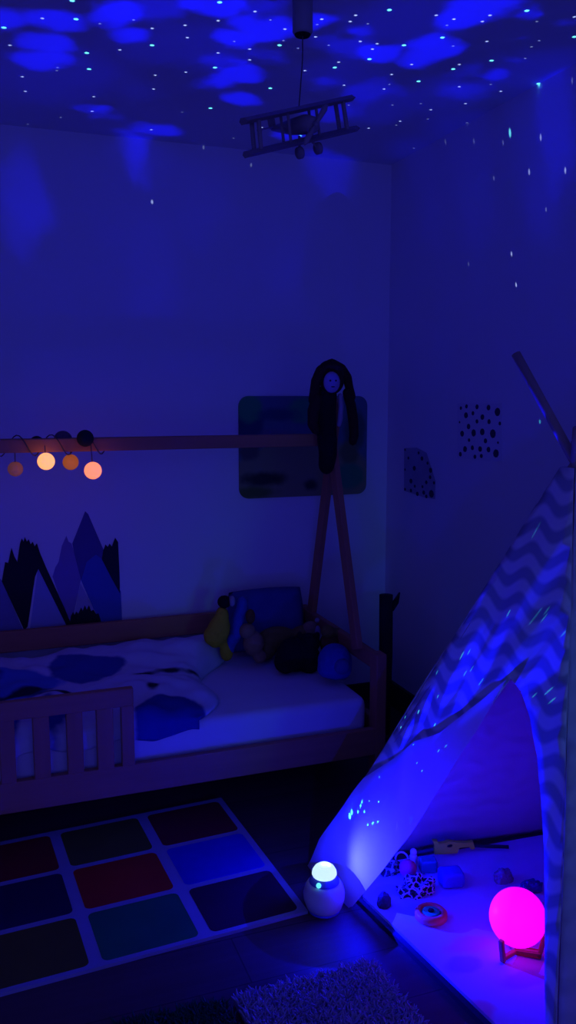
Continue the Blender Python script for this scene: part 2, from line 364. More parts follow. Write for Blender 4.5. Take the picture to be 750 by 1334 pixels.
# ------------------------------------------------------------------ room shell
bm = NB(); box(bm, -2.6, WX+.1, -1.2, WY+.1, -.1, 0); struct('floor', bm, M['floor'])
bm = NB(); box(bm, -2.6, WX+.1, -1.2, WY+.1, CEIL, CEIL+.1); struct('ceiling', bm, M['ceil'])
bm = NB(); box(bm, -2.6, WX+.1, WY, WY+.1, 0, CEIL); struct('wall_back', bm, M['wall'])
bm = NB(); box(bm, WX, WX+.1, -1.2, WY, 0, CEIL); struct('wall_right', bm, M['wallr'])
bm = NB(); box(bm, -2.6, -2.5, -1.2, WY, 0, CEIL); struct('wall_left', bm, M['wall'])
bm = NB(); box(bm, -2.5, WX-.016, WY-.016, WY, 0, .09, .003); struct('baseboard_back', bm, M['base'])
bm = NB(); box(bm, WX-.016, WX, -1.2, WY, 0, .12, .003); struct('baseboard_right', bm, M['base'])

# ------------------------------------------------------------------ house bed
BY0, BY1, BX0, BX1 = 2.80, 3.60, -.36, 1.425
bed = thing('house_bed', 'low pine house-shaped child bed with slatted guard rail and gable posts along the back wall', 'bed', ((BX0+BX1)/2, (BY0+BY1)/2, 0))
T = .028
bm = NB(); box(bm, BX0, BX1, BY0-T/2, BY0+T/2, .128, .235, .004); obj('side_board', bm, M['bed'], bed)
bm = NB(); box(bm, BX0, BX1, BY1-T/2, BY1+T/2, .128, .235, .004); obj('side_board', bm, M['bed'], bed)
# far guard: solid rail along the wall
bm = NB(); box(bm, BX0, BX1-.05, BY1-T/2, BY1+T/2, .44, .53, .004); obj('back_rail', bm, M['bed'], bed)
# mattress base under the mattress
bm = NB()
for i in range(14):
    x = BX0 + .06 + i*(BX1-BX0-.12)/13; box(bm, x-.03, x+.03, BY0+T/2, BY1-T/2, .150, .168, .002)
obj('slat_base', bm, M['bedy'], bed)
# guard rail: top bar, uprights
gr = NB(); box(gr, BX0+.02, .462, BY0-T/2-.004, BY0+T/2-.004, .447, .512, .005); g = obj('guard_rail', gr, M['bed'], bed)
for x in [-.30, -.195, -.09, .0, .055+.0, ]: pass
for x0, x1 in [(-.300, -.245), (-.193, -.138), (-.085, -.030), (.022, .072), (.128, .182), (.236, .290), (.335, .392), (.418, .462)]:
    bm = NB(); box(bm, x0, x1, BY0-T/2-.002, BY0+T/2-.006, .233, .449, .004); obj('rail_slat', bm, M['bedv'], g)
# corner posts and end rails
for x in (BX0+.022, BX1-.022):
    for y, nm in ((BY0+.012, 'corner_post'), (BY1-.012, 'corner_post')):
        bm = NB(); box(bm, x-.022, x+.022, y-.03, y+.03, 0, .525, .005); obj(nm, bm, M['bedv'], bed)
    bm = NB(); box(bm, x-.014, x+.014, BY0+.03, BY1-.03, .455, .52, .005); obj('end_rail', bm, M['bedy'], bed)
    bm = NB(); box(bm, x-.014, x+.014, BY0+.03, BY1-.03, .128, .26, .005); obj('end_board', bm, M['bedy'], bed)
# gable posts crossing under the ridge
for x in (BX0+.022, BX1-.03):
    for sy, (ya, yb) in enumerate(((2.955, 3.30), (3.515, 3.235))):
        dx = (.013 if sy else -.013)
        bm = NB(); za, zb = (.30, 1.50)
        beam(bm, (x+dx, ya, za+.2), (x+dx, yb, zb - .02*sy), .056, .026, Vector((1, 0, 0))); obj('gable_post', bm, M['bedv'], bed)
bm = NB(); beam(bm, (BX0-.02, 3.235, 1.318), (BX1-.04, 3.235, 1.318), .05, .05, Vector((0, 1, 0))); obj('ridge_beam', bm, M['bed'], bed)

# mattress
mt = thing('mattress', 'pale fitted-sheet mattress lying in the pine house bed', 'mattress', ((BX0+BX1)/2, (BY0+BY1)/2, .17))
bm = NB(); box(bm, BX0+.05, BX1-.055, BY0+.032, BY1-.02, .170, .345, .035, seg=4)
o = obj('fitted_sheet', bm, M['sheet'], mt, True)
bm = NB(); zz = .20
tube(bm, [(BX0+.09, BY0+.031, zz), (.6, BY0+.0305, zz), (BX1-.10, BY0+.031, zz)], .004, 6); obj('piping', bm, M['sheet'], mt)

# duvet: crumpled, printed with dark blue shapes
DK = (.02, .05, .30); DK2 = (.01, .012, .05); MB_ = (.09, .18, .62)
du = [(.22, .40, .33, .16, MB_), (.66, .50, .15, .10, (.05, .08, .36)), (.90, .03, .13, .12, DK), (.10, .22, .16, .08, DK), (.12, .50, .22, .07, DK), (.58, .30, .10, .018, DK2),
      (.88, .38, .035, .016, DK2), (.99, .40, .035, .015, DK2), (1.07, .40, .03, .015, DK2), (.88, .24, .018, .032, DK2), (-.1, .30, .12, .1, DK), (.42, .33, .10, .02, DK2), (.33, .10, .07, .10, DK), (.50, .12, .05, .12, DK)]
M['duvet'] = blotch('printed_duvet_cotton', (.62, .62, .80), du, .95, 9, .03, .02, (0, 1))
bm = NB(); nx, ny = 110, 60; gv = {}
x0, y0, x1, y1 = BX0+.06, BY0+.012, 1.00, BY1-.03
for i in range(nx+1):
    for j in range(ny+1):
        u, v = i/nx, j/ny
        xr = x1 - .30*(1-v)**1.3 + .05*math.sin(v*9) - .05*v     # ragged right edge
        x = x0 + (xr-x0)*u; y = y0 + (y1-y0)*v
        h = .05 + .055*math.exp(-((v-.75)/.22)**2)
        h += .035*mnoise.noise(Vector((x*4, y*5, 1))) + .016*mnoise.noise(Vector((x*11, y*14, 3))) + .012*abs(mnoise.noise(Vector((x*8+y*6, y*9, 8))))
        edge = min(1, (1-u)/.07, u/.05); ev = min(1, v/.06, (1-v)/.05)
        e = math.sqrt(max(0, edge))*math.sqrt(max(0, ev))
        z = .349 + max(.010, h*e); yy = y + .012
        zb = .3465; yb = yy
        gv[i, j] = (bm.verts.new((x - x0, yy - y0, z)), bm.verts.new((x - x0, yb - y0, zb)))
# hem hanging over the mattress front
ND = 6
for i in range(nx+1):
    a_ = gv[i, 0][0].co.copy()
    drop = .052 + .012*math.sin(i*.22) + .01*mnoise.noise(Vector((i*.15, 0, 2)))
    for k in range(1, ND+1):
        f = k/ND; zz_ = a_.z - drop*f
        yo = -.010*min(1, f*2) + .004*mnoise.noise(Vector((i*.12, f*2, 5)))
        gv[i, -k] = (bm.verts.new((a_.x, .013+yo*.5, zz_)), bm.verts.new((a_.x, .018, min(zz_+.001, .3465))))
for i in range(nx):
    for j in range(-ND, ny):
        bm.faces.new((gv[i, j][0], gv[i+1, j][0], gv[i+1, j+1][0], gv[i, j+1][0])); bm.faces.new((gv[i, j][1], gv[i, j+1][1], gv[i+1, j+1][1], gv[i+1, j][1]))
    bm.faces.new((gv[i, -ND][0], gv[i, -ND][1], gv[i+1, -ND][1], gv[i+1, -ND][0])); bm.faces.new((gv[i, ny][0], gv[i+1, ny][0], gv[i+1, ny][1], gv[i, ny][1]))
for j in range(-ND, ny):
    bm.faces.new((gv[0, j][0], gv[0, j+1][0], gv[0, j+1][1], gv[0, j][1])); bm.faces.new((gv[nx, j][0], gv[nx, j][1], gv[nx, j+1][1], gv[nx, j+1][0]))
o = obj('duvet', bm, M['duvet'], None, True); o.location = (x0, y0, 0)
tag(o, 'rumpled pale duvet with dark blue print spread over the left of the bed', 'duvet')

# pillow (navy) standing against the wall at the head of the bed
c = at(357, 792, 1, 3.55)
bm = NB(); rot = Matrix.Rotation(R(80), 3, 'X'); cushion(bm, (0, 0, 0), .36, .28, .09, rot)
o = obj('cushion', bm, M['navy'], None, True); o.location = (1.19, 3.515, .50); tag(o, 'navy rectangular cushion standing against the wall behind the plush toys', 'cushion')

# plush toys in the bed ---------------------------------------------------------
def P(x, y, Y): return at(x, y, 1, Y)
MT = .347
def plush(name, label, base, parts, group=None):
    t = thing(name, label, 'plush toy', base, group)
    for nm, blobs, m, vox in parts:
        bm = NB()
        for bl in blobs: sphere(bm, bl[0], bl[1], 18, bl[2] if len(bl) > 2 else None)
        union(obj(nm, bm, m, t), vox)
    return t
ry = lambda a: Matrix.Rotation(R(a), 3, 'Y')
Y = 3.38; hd = P(296, 785, Y); bs = P(285, 850, Y)
px_ = (P(300, 800, Y)-P(299, 800, Y)).x
def rel(x, y, Yv=Y): return P(x, y, Yv)
plush('plush_parrot', 'yellow and blue plush bird with a black and white head', (hd.x, Y, MT+.02), [
    ('body', [(rel(284, 822), (.050, .042, .075), ry(18)), (rel(289, 803), (.030, .032, .042)), (rel(274, 828), (.03, .03, .04)), (rel(295, 848), (.03, .03, .045))], M['yellow'], .006),
    ('wing', [(rel(309, 815), (.027, .035, .085), ry(8)), (rel(300, 840), (.024, .03, .05), ry(12)), (rel(315, 790), (.024, .026, .045))], M['blueplush'], .006),
    ('head', [(rel(292, 784), (.030, .030, .028))], M['black'], .005),
    ('cheek', [(rel(302, 783, Y-.015), (.014, .022, .024))], M['face'], .004)])
plush('plush_puppy', 'tan plush animal with a dark ear between the bird and the black toy', (rel(326, 850).x, 3.36, MT+.02), [
    ('body', [(rel(330, 838, 3.34), (.045, .05, .055)), (rel(338, 855, 3.33), (.03, .03, .03))], M['tan'], .006),
    ('head', [(rel(322, 822, 3.34), (.036, .036, .034))], M['tan'], .006),
    ('ear', [(rel(326, 803, 3.34), (.022, .018, .034))], M['brown'], .005)])
plush('plush_bear', 'long tan plush toy lying against the navy cushion', (rel(370, 840, 3.40).x, 3.47, MT+.02), [
    ('body', [(rel(360, 832, 3.40), (.095, .045, .055)), (rel(395, 830, 3.40), (.07, .045, .055)), (rel(345, 845, 3.39), (.05, .05, .05))], M['olive'], .007),
    ('head', [(rel(404, 822, 3.39), (.042, .04, .045))], M['tan'], .006)])
plush('plush_cat', 'shaggy black plush animal lying on the sheet in front of the others', (rel(388, 872, 3.22).x, 3.22, MT), [
    ('body', [(rel(385, 852, 3.22), (.085, .07, .075)), (rel(402, 858, 3.2), (.05, .06, .065)), (rel(372, 862, 3.2), (.05, .05, .05))], M['black'], .007),
    ('head', [(rel(402, 838, 3.22), (.05, .045, .045)), (rel(390, 828, 3.22), (.012, .01, .02)), (rel(413, 828, 3.22), (.012, .01, .02))], M['black'], .005)])
plush('plush_octopus', 'round blue plush toy with a darker middle at the foot of the bed', (rel(441, 875, 3.03).x, 3.03, MT), [
    ('body', [(rel(436, 862, 3.03), (.070, .075, .075)), (rel(443, 868, 3.03), (.045, .06, .055)), (rel(426, 872, 3.03), (.04, .05, .035))], M['blueplush'], .007),
    ('belly', [(rel(445, 868, 2.965), (.035, .03, .034))], M['navy'], .006)])
plush('plush_dog', 'brown plush toy peeking over the blue one beside the gable post', (rel(432, 830, 3.2).x, 3.2, MT), [
    ('body', [(rel(430, 838, 3.2), (.045, .05, .05))], M['brown'], .006),
    ('head', [(rel(427, 823, 3.19), (.030, .032, .030)), (rel(438, 824, 3.19), (.024, .026, .022))], M['olive'], .006)])
o = thing('cloth_tag_toy', 'small pale rag toy between the tan and brown plush toys', 'plush toy', rel(415, 835, 3.33))
bm = NB(); sphere(bm, rel(414, 824, 3.33), (.014, .012, .034)); sphere(bm, rel(413, 808, 3.33), (.012, .012, .012)); union(obj('body', bm, M['face'], o), .004)

# ------------------------------------------------------------------ plush monkey over the gable peak
XM = 1.39
def Q(x, y, dx=0.0): return at(x, y, 0, XM+dx)
mk = thing('rag_doll', 'dark long-haired rag doll with a small pale face slung over the bed gable peak', 'doll', Q(432, 600, -.06))
def T2(x, y, Yv): return at(x, y, 1, Yv)
def chain(pts, Yv, n=4, flat=1.0):
    bm = NB()
    for i in range(len(pts)-1):
        for k in range(n):
            f = k/n; x, y, r_ = (pts[i][q]*(1-f)+pts[i+1][q]*f for q in range(3)); sphere(bm, T2(x, y, Yv), (r_, r_*flat, r_*1.1), 12)
    return bm
bm = NB(); sphere(bm, T2(432, 494, 3.16), (.052, .05, .062)); hd_ = union(obj('head', bm, M['dkbrown'], mk), .006)
bm = NB(); fc = T2(432, 498, 3.112); sphere(bm, fc, (.036, .014, .043)); f_ = union(obj('face', bm, M['face'], mk), .004)
for dx_ in (-.012, .012):
    bm = NB(); sphere(bm, fc + Vector((dx_, -.0135, .006)), (.004, .002, .004), 10); obj('eye', bm, M['dkbrown'], f_, True)
bm = NB(); sphere(bm, fc + Vector((0, -.0125, -.018)), (.009, .002, .002), 10); obj('mouth', bm, M['dkbrown'], f_, True)
bm = chain([(430, 480, .030), (418, 484, .024), (411, 497, .020), (410, 510, .022), (409, 524, .026)], 3.15)
b_x = [(432, 478, .030), (444, 482, .024), (452, 492, .020), (455, 506, .018), (458, 520, .020)]
for i in range(len(b_x)-1):
    for k in range(4):
        f = k/4; x, y, r_ = (b_x[i][q]*(1-f)+b_x[i+1][q]*f for q in range(3)); sphere(bm, T2(x, y, 3.15), (r_, r_, r_*1.1), 12)
sphere(bm, T2(431, 480, 3.16), (.050, .045, .034)); union(obj('hair', bm, M['dkbrown'], hd_), .005)
union(obj('torso', chain([(425, 516, .044), (423, 535, .047), (424, 555, .045), (427, 575, .038), (428, 580, .036)], 3.165), M['black'], mk), .006)
union(obj('skirt', chain([(426, 572, .042), (427, 592, .038), (425, 605, .034), (425, 608, .030)], 3.16), M['black'], mk), .006)
union(obj('arm', chain([(412, 520, .024), (408, 536, .025), (407, 552, .022), (412, 562, .018)], 3.14), M['dkbrown'], mk), .006)
union(obj('arm', chain([(452, 512, .020), (457, 528, .022), (460, 548, .022), (461, 566, .021), (459, 577, .018)], 3.15), M['dkbrown'], mk), .006)
union(obj('shirt_front', chain([(443, 516, .011), (444, 530, .012), (443, 545, .012), (441, 556, .009)], 3.135), M['face'], mk), .004)

# ------------------------------------------------------------------ string of cotton-ball lights on the ridge
sl = thing('string_light', 'cotton-ball string light wound round the bed ridge beam with glowing orange balls', 'string light', P(80, 590, 3.2))
balls = [(60, 601, 3.16, .031, 'lit1'), (121, 613, 3.16, .032, 'lit2'), (92, 602, 3.29, .030, 'lit3'), (20, 611, 3.30, .028, 'lit4'),
         (111, 571, 3.18, .031, 'ballgreen'), (82, 573, 3.26, .034, 'ballplum'), (48, 577, 3.27, .026, 'ballgreen')]
pts = []
for i in range(81):
    a = i/80; x = -.25 + a*.72; ang = a*2*math.pi*6
    pts.append((x, 3.235 + .038*math.cos(ang), 1.318 + .038*math.sin(ang)))
bm = NB(); tube(bm, pts, .0022, 6)
for x, y, Yv, r, k in balls:
    c = P(x, y, Yv); s = 1 if c.z > 1.318 else -1
    tube(bm, [(c.x, 3.235 + (.037 if Yv > 3.235 else -.037), 1.318), (c.x, (Yv + 3.235)/2 + (.02 if Yv > 3.235 else -.02), (c.z+1.318)/2), (c.x, c.y, c.z)], .002, 6)
obj('cord', bm, M['cord'], sl)
for x, y, Yv, r, k in balls:
    bm = NB(); sphere(bm, P(x, y, Yv), r, 24); o = obj('cotton_ball', bm, M[k], sl, True)
    if k.startswith('lit'): o['label'] = 'glowing orange cotton ball'

# ------------------------------------------------------------------ wall decals: mountains
def decal(name, label, pts, m, layer, group=None):
    p3 = []
    for u, v in pts:
        p = at(u/4.167, 540+v/4.167, 1, WY-.001); p3.append((p.x, WY - .0012 - .0012*layer, p.z))
    bm = NB(); prism(bm, p3, Vector((0, .001, 0))); o = obj(name, bm, m); tag(o, label, 'wall decal', group)
G = 'mountain and forest decals above the bed'
D_ = lambda n, c: mat('decal_'+n, c, .7, .06, 6)
decal('mountain_decal', 'dusky blue mountain decal cut off by the left frame edge', [(-90, 1200), (-40, 980), (0, 890), (12, 905), (125, 1170), (128, 1195)], D_('slate', (.22, .22, .42)), 0, G)
decal('mountain_decal', 'pale blue triangular mountain decal between two dark forest slopes', [(206, 838), (160, 1180), (372, 1148)], D_('mist', (.36, .40, .62)), 0, G)
decal('mountain_decal', 'violet jagged mountain decal left of the tallest peak', [(285, 880), (300, 830), (318, 800), (335, 715), (360, 658), (372, 690), (388, 700), (400, 740), (440, 890), (405, 1060), (385, 1140), (370, 1100), (320, 980)], D_('violet', (.26, .20, .44)), 0, G)
decal('mountain_decal', 'tallest deep blue pointed mountain decal', [(462, 525), (478, 540), (560, 730), (600, 850), (530, 880), (440, 900), (404, 760), (392, 700), (420, 630)], D_('deep', (.10, .08, .26)), 1, G)
decal('mountain_decal', 'mid blue mountain decal at the right end of the row', [(440, 900), (470, 800), (520, 760), (560, 790), (655, 960), (662, 1125), (550, 1130), (505, 1050)], D_('cobalt', (.07, .12, .42)), 2, G)
decal('mountain_decal', 'small light mountain decal low between the blue peaks', [(436, 915), (404, 1080), (515, 1070)], D_('snow', (.40, .38, .56)), 3, G)
decal('forest_decal', 'large black forest slope decal on the left mountains', [(10, 905), (28, 800), (44, 806), (62, 722), (78, 770), (94, 800), (108, 700), (118, 672), (128, 690), (134, 664), (146, 690), (156, 676), (166, 704), (178, 690), (188, 715), (200, 698), (216, 748), (250, 830), (300, 940), (350, 1050), (388, 1142), (362, 1148), (208, 838), (190, 880), (150, 1150), (132, 1172)], D_('night', (.010, .010, .018)), 2, G)
decal('forest_decal', 'narrow black forest decal at the far right of the mountains', [(552, 785), (560, 735), (572, 705), (584, 718), (594, 700), (606, 716), (624, 668), (640, 692), (648, 860), (650, 970), (600, 880)], D_('pine', (.012, .012, .03)), 3, G)
decal('forest_decal', 'little black treetop decal at the foot of the small light mountain', [(376, 1148), (384, 1095), (396, 1070), (404, 1086), (414, 1068), (424, 1080), (440, 1046), (448, 1064), (460, 1034), (470, 1058), (482, 1034), (494, 1066), (506, 1058), (520, 1082), (534, 1078), (550, 1130)], D_('thicket', (.010, .014, .02)), 4, G)

# ------------------------------------------------------------------ landscape picture with rounded corners
a = at(311, 516, 1, WY-.012); b2 = at(477, 643, 1, WY-.012); cx, cz = (a.x+b2.x)/2, (a.z+b2.z)/2; hw, hh = (b2.x-a.x)/2, (a.z-b2.z)/2
def pic(px, py, rx, ry_, c):
    q = at(px, py, 1, WY-.012); return (q.x-cx, q.z-cz, rx*.00345, ry_*.00345, c)
GR = (.03, .16, .09); BK = (.012, .018, .025); GY = (.055, .06, .055)
M['pic'] = blotch('landscape_print', (.09, .17, .22), [
    pic(395, 622, 100, 52, (.24, .25, .13)), pic(345, 570, 40, 10, (.14, .14, .18)), pic(322, 550, 22, 25, (.02, .06, .12)), pic(325, 532, 17, 19, (.03, .32, .13)), pic(395, 535, 22, 17, (.04, .34, .15)), pic(362, 540, 26, 8, (.02, .08, .14)),
    pic(462, 560, 16, 28, (.05, .12, .10)), pic(455, 590, 14, 16, (.12, .15, .07)), pic(455, 620, 22, 17, (.03, .24, .12)), pic(345, 624, 30, 9, (.02, .03, .03)), pic(405, 632, 9, 7, (.02, .03, .03)), pic(330, 642, 26, 8, (.10, .16, .04)), pic(325, 588, 14, 12, (.10, .10, .08))],
    .6, 22, .012, .03)
bm = NB(); rc = .045; pts = []
for sx, sz, a0 in ((1, 1, 0), (-1, 1, 90), (-1, -1, 180), (1, -1, 270)):
    for k in range(7):
        an = R(a0 + k*15); pts.append((sx*(hw-rc) + rc*math.cos(an), .0, sz*(hh-rc) + rc*math.sin(an)))
prism(bm, pts, Vector((0, .009, 0))); o = obj('landscape_picture', bm, M['pic']); o.location = (cx, WY-.0105, cz)
tag(o, 'rounded rectangular dark green landscape picture on the back wall behind the rag doll', 'picture')

# ------------------------------------------------------------------ dotted prints on the right wall
def dotprint(name, label, quad, dots, paper, ink):
    q3 = [at(500+u/3, 430+v/3, 0, WX-.003) for u, v in quad]
    c = sum(q3, Vector())/4; t = thing(name, label, 'wall print', c)
    bm = NB(); prism(bm, q3, Vector((.002, 0, 0))); obj('paper', bm, paper, t)
    bm = NB()
    for u, v, r in dots:
        p = at(500+u/3, 430+v/3, 0, WX-.0035); k = r/3*.0031; n = 9
        rim = [p + Vector((0, math.cos(2*math.pi*i/n)*k*1.25*(1+.2*random.random()), math.sin(2*math.pi*i/n)*k*1.2)) for i in range(n)]
        prism(bm, rim, Vector((.0006, 0, 0))); obj('dot', bm, ink, t); bm = NB()
    bm.free()
M['ink'] = mat('dark_ink', (.03, .03, .08), .8, .3, 30)
dots = [(300,305,6),(322,298,7),(363,300,8),(408,303,9),(443,320,13),(320,333,10),(347,325,7),(384,340,9),(363,357,7),(410,358,8),(295,360,4),(452,365,6),(330,377,9),(305,405,10),(350,402,12),(384,398,11),
        (425,405,14),(332,430,6),(396,433,8),(445,440,4),(316,465,10),(345,460,8),(375,465,9),(408,467,9),(298,485,8),(437,482,13),(355,495,7),(380,492,7)]
dotprint('dotted_print', 'wall-coloured square print covered in dark dots on the right wall', [(286, 286), (462, 286), (462, 515), (286, 500)], dots, mat('dotted_paper', (.66, .66, .74), .9, .03), M['ink'])
dots = [(82,468,4),(148,502,7),(118,540,8),(82,545,4),(182,548,8),(105,590,8),(165,595,6),(195,597,5),(82,622,5),(105,627,6),(130,640,7),(155,635,7),(185,640,12),(135,480,5),(95,500,5),(170,520,5),(180,575,6),(150,612,5),(165,650,6),(120,610,5)]
pq = [(78, 462), (125, 460), (165, 480), (200, 590), (198, 660), (160, 655), (78, 628)]
q3 = [at(500+u/3, 430+v/3, 0, WX-.003) for u, v in pq]; c = sum(q3, Vector())/len(q3)
t = thing('blotchy_print', 'smaller grey blotchy print with dark dots nearest the room corner', 'wall print', c)
bm = NB(); prism(bm, q3, Vector((.002, 0, 0)))
o = obj('paper', bm, mat('greyish_paper', (.36, .36, .46), .9, .25, 9), t)
bm = NB()
for u, v, r in dots:
    p = at(500+u/3, 430+v/3, 0, WX-.0035); k = r/3*.0036
    prism(bm, [p + Vector((0, math.cos(2*math.pi*i/8)*k*1.5, math.sin(2*math.pi*i/8)*k*1.2)) for i in range(8)], Vector((.0006, 0, 0))); obj('dot', bm, M['ink'], t); bm = NB()

# ------------------------------------------------------------------ dark upright roll in the corner behind the bed end
o = thing('rolled_mat', 'tall dark rolled mat standing in the gap between bed end and corner', 'mat', (1.56, 3.25, 0))
c = at(504, 830, 1, 3.25); tp = at(506, 776, 1, 3.25); X_ = c.x
bm = NB(); tube(bm, [(X_-.012, 3.25, 0), (X_, 3.26, .35), (tp.x-.002, 3.27, tp.z)], .030, 14); obj('roll', bm, mat('dark_mat', (.016, .018, .03), .9), o, True)
bm = NB(); prism(bm, [(tp.x+.015, 3.24, tp.z-.035), (tp.x+.052, 3.24, tp.z+.012), (tp.x+.045, 3.24, tp.z-.035), (tp.x+.02, 3.24, tp.z-.07)], Vector((0, .012, 0))); obj('loose_flap', bm, mat('dark_mat_edge', (.016, .018, .03), .9), o)

# ------------------------------------------------------------------ play mat with coloured squares
ra = R(3.6); U = Vector((math.cos(ra), math.sin(ra), 0)); V = Vector((-math.sin(ra), math.cos(ra), 0)); O = Vector((.843, 2.122, 0))
cols = {0: [(.20, .006, .012), (.045, .05, .012), (.16, .006, .02), (.02, .05, .10)],
        1: [(.012, .018, .42), (.40, .025, .010), (.012, .012, .11), (.25, .1, .02)],
        2: [(.055, .008, .03), (.010, .15, .05), (.075, .060, .012), (.10, .01, .02)]}
mats = [mat('mat_ground', (.34, .36, .46), .8, .06)]
bm = NB()
pts = [O + U*.012 - V*.0, O + V*.765, O + V*.765 - U*1.235, O - U*1.235, O]
prism(bm, [O, O+V*.765, O+V*.765-U*1.235, O-U*1.235], Vector((0, 0, .010)))
def rquad(bm, o_, w_, h_, r_, mi):
    ps = []
    for cx_, cy_, a0 in ((w_-r_, h_-r_, 0), (r_, h_-r_, 90), (r_, r_, 180), (w_-r_, r_, 270)):
        for k in range(5):
            an = R(a0+k*22.5); ps.append(o_ - U*(cx_ + r_*math.cos(an)) + V*(cy_ + r_*math.sin(an)) + Vector((0, 0, .0095)))
    prism(bm, ps, Vector((0, 0, .0012)), mi)
rows = [2, 1, 0]
for r_i in range(3):            # r_i = 0 nearest the camera
    src = cols[2-r_i]
    order = {0: [(.06, .008, .035), (.010, .24, .07), (.13, .13, .015), (.10, .01, .02)],
             1: [(.012, .025, .50), (.55, .03, .010), (.02, .010, .05), (.25, .1, .02)],
             2: [(.20, .006, .02), (.12, .14, .02), (.26, .008, .012), (.02, .05, .10)]}[r_i]
    for c_i in range(4):
        m_ = mat('mat_square', order[c_i], .85, .25, 6); mats.append(m_)
        rquad(bm, O - U*(.022 + c_i*.303) + V*(.016 + r_i*.249), .268, .226, .018, len(mats)-1)
o = obj('play_mat', bm, mats); tag(o, 'flat play mat of large coloured squares on the floor in front of the bed', 'play mat')

# ------------------------------------------------------------------ shaggy rugs at the bottom
def rug(name, label, corners, m, n, hgt, seed):
    rnd = random.Random(seed); cs = [Vector(c) for c in corners]; t = thing(name, label, 'rug', sum(cs, Vector())/4)
    bm = NB(); prism(bm, cs, Vector((0, 0, .012))); obj('backing', bm, m, t)
    bm = NB()
    for _ in range(n):
        u, v = rnd.random(), rnd.random()
        p = (cs[0]*(1-u)+cs[1]*u)*(1-v) + (cs[3]*(1-u)+cs[2]*u)*v + Vector((0, 0, .010))
        an = rnd.random()*6.283; ln = hgt*(.6+.6*rnd.random()); r = .0055
        tip = p + Vector((math.cos(an)*ln*.55, math.sin(an)*ln*.55, ln)); mid = p + Vector((math.cos(an)*ln*.15, math.sin(an)*ln*.15, ln*.6))
        tube(bm, [p, mid, tip], [r, r*.8, r*.15], 4, False)
    o = obj('pile', bm, m, t, True); o['kind'] = 'stuff'
gz = lambda x, y: at(x, y, 2, 0)
a = gz(290, 1318); b_ = gz(150, 1350); c_ = b_ + Vector((-.02, -.35, 0)); d_ = a + Vector((.08, -.42, 0))
rug('shaggy_rug', 'dark green shaggy rug at the bottom edge of the view', [a, b_, b_+Vector((.03, -.36, 0)), a+Vector((.03, -.36, 0))], mat('green_shag', (.02, .10, .055), 1, .4, 25), 5200, .03, 3)
a = gz(300, 1312); b_ = gz(480, 1262)
rug('fluffy_rug', 'pale fluffy rug on the floor in front of the star projector', [a+Vector((.012, 0, 0)), b_+Vector((.0, -.01, 0)), b_+Vector((.05, -.42, 0)), a+Vector((.04, -.42, 0))], mat('pale_shag', (.40, .36, .50), 1, .3, 18), 8200, .026, 5)

# ------------------------------------------------------------------ star projector
LX, LY = LAMP.x, LAMP.y
pj_ = thing('star_projector', 'small white star projector with a glowing dome on the floor at the tent corner', 'projector', (LX, LY, 0))
bm = NB(); lathe(bm, [(0, .006), (.042, .006), (.052, .014), (.060, .040), (.061, .060), (.056, .082), (.049, .094), (.044, .097), (0, .097)], (LX, LY, 0), 40, 0, .92); obj('body', bm, M['white'], pj_, True)
bm = NB(); lathe(bm, [(0, 0), (.046, 0), (.048, .004), (.046, .0075), (0, .0075)], (LX, LY, .0), 32); obj('foot_ring', bm, mat('blue_clear_plastic', (.1, .1, .7), .3), pj_, True)
bm = NB(); lathe(bm, [(.0, .096), (.044, .096), (.043, .104), (.036, .109), (.034, .118), (0, .118)], (LX, LY, 0), 40, 0, .92); cl = obj('collar', bm, mat('blue_collar', (.12, .16, .8), .15), pj_, True)
dr = (CAMP - Vector((LX, LY, .11))); dr.z = 0; dr.normalize(); sdv = Vector((dr.y, -dr.x, 0))
bm = NB(); sphere(bm, Vector((LX, LY, .098)) + dr*.038 - sdv*(-.016), .0075, 14); obj('laser_lens', bm, M['lens'], cl, True)
bm = NB(); lathe(bm, [(.0, .117), (.033, .117), (.0365, .124), (.035, .134), (.029, .145), (.019, .153), (.008, .157), (0, .158)], (LX, LY, 0), 40, 0, .92); obj('dome', bm, M['dome'], pj_, True)

# ------------------------------------------------------------------ teepee
tp = thing('teepee_tent', 'cotton zigzag teepee play tent with tied-back door flap against the right wall', 'tent', ((F1+F2+B1+B2)/4))
def panel(name, poly, m, p0, u_ax, v_ax, nrm, cuts=.045, sag=.012, seed=0, off=0.0, parent=tp, thick=.003):
    bm = NB(); vs = [bm.verts.new(p) for p in poly]; f = bm.faces.new(vs); bmesh.ops.triangulate(bm, faces=[f])
    for _ in range(7):
        long = [e for e in bm.edges if e.calc_length() > cuts]
        if not long: break
        bmesh.ops.subdivide_edges(bm, edges=long, cuts=1, use_grid_fill=False)
        bmesh.ops.triangulate(bm, faces=bm.faces[:])
    uvl = bm.loops.layers.uv.new('UVMap')
    for f in bm.faces:
        for l in f.loops:
            d = l.vert.co - p0; l[uvl].uv = (d.dot(u_ax), d.dot(v_ax))
    for v in bm.verts:
        d = v.co - p0; a_, b3 = d.dot(u_ax), d.dot(v_ax)
        k = sag*mnoise.noise(Vector((a_*5+seed, b3*2.2, seed))) + sag*.35*mnoise.noise(Vector((a_*14+seed, b3*5, seed+4)))
        v.co += nrm*(k+off)
        if v.co.z < .004: v.co.z = .004
    o = obj(name, bm, [M['lining'], m] if name == 'front_canvas' else [m, M['lining']], parent, True); s = o.modifiers.new('thick', 'SOLIDIFY'); s.thickness = thick; s.offset = 0
    s.material_offset = 1
    if name == 'door_flap': o.modifiers.remove(s)
    return o
def toward(P0, P1, f): return P0 + (P1-P0)*f
top = .955
OUTN = NF if NF.dot(CAMP - F1) > 0 else -NF
uf = (F2-F1).normalized(); vf = (K - (F1 + uf*(K-F1).dot(uf))).normalized()
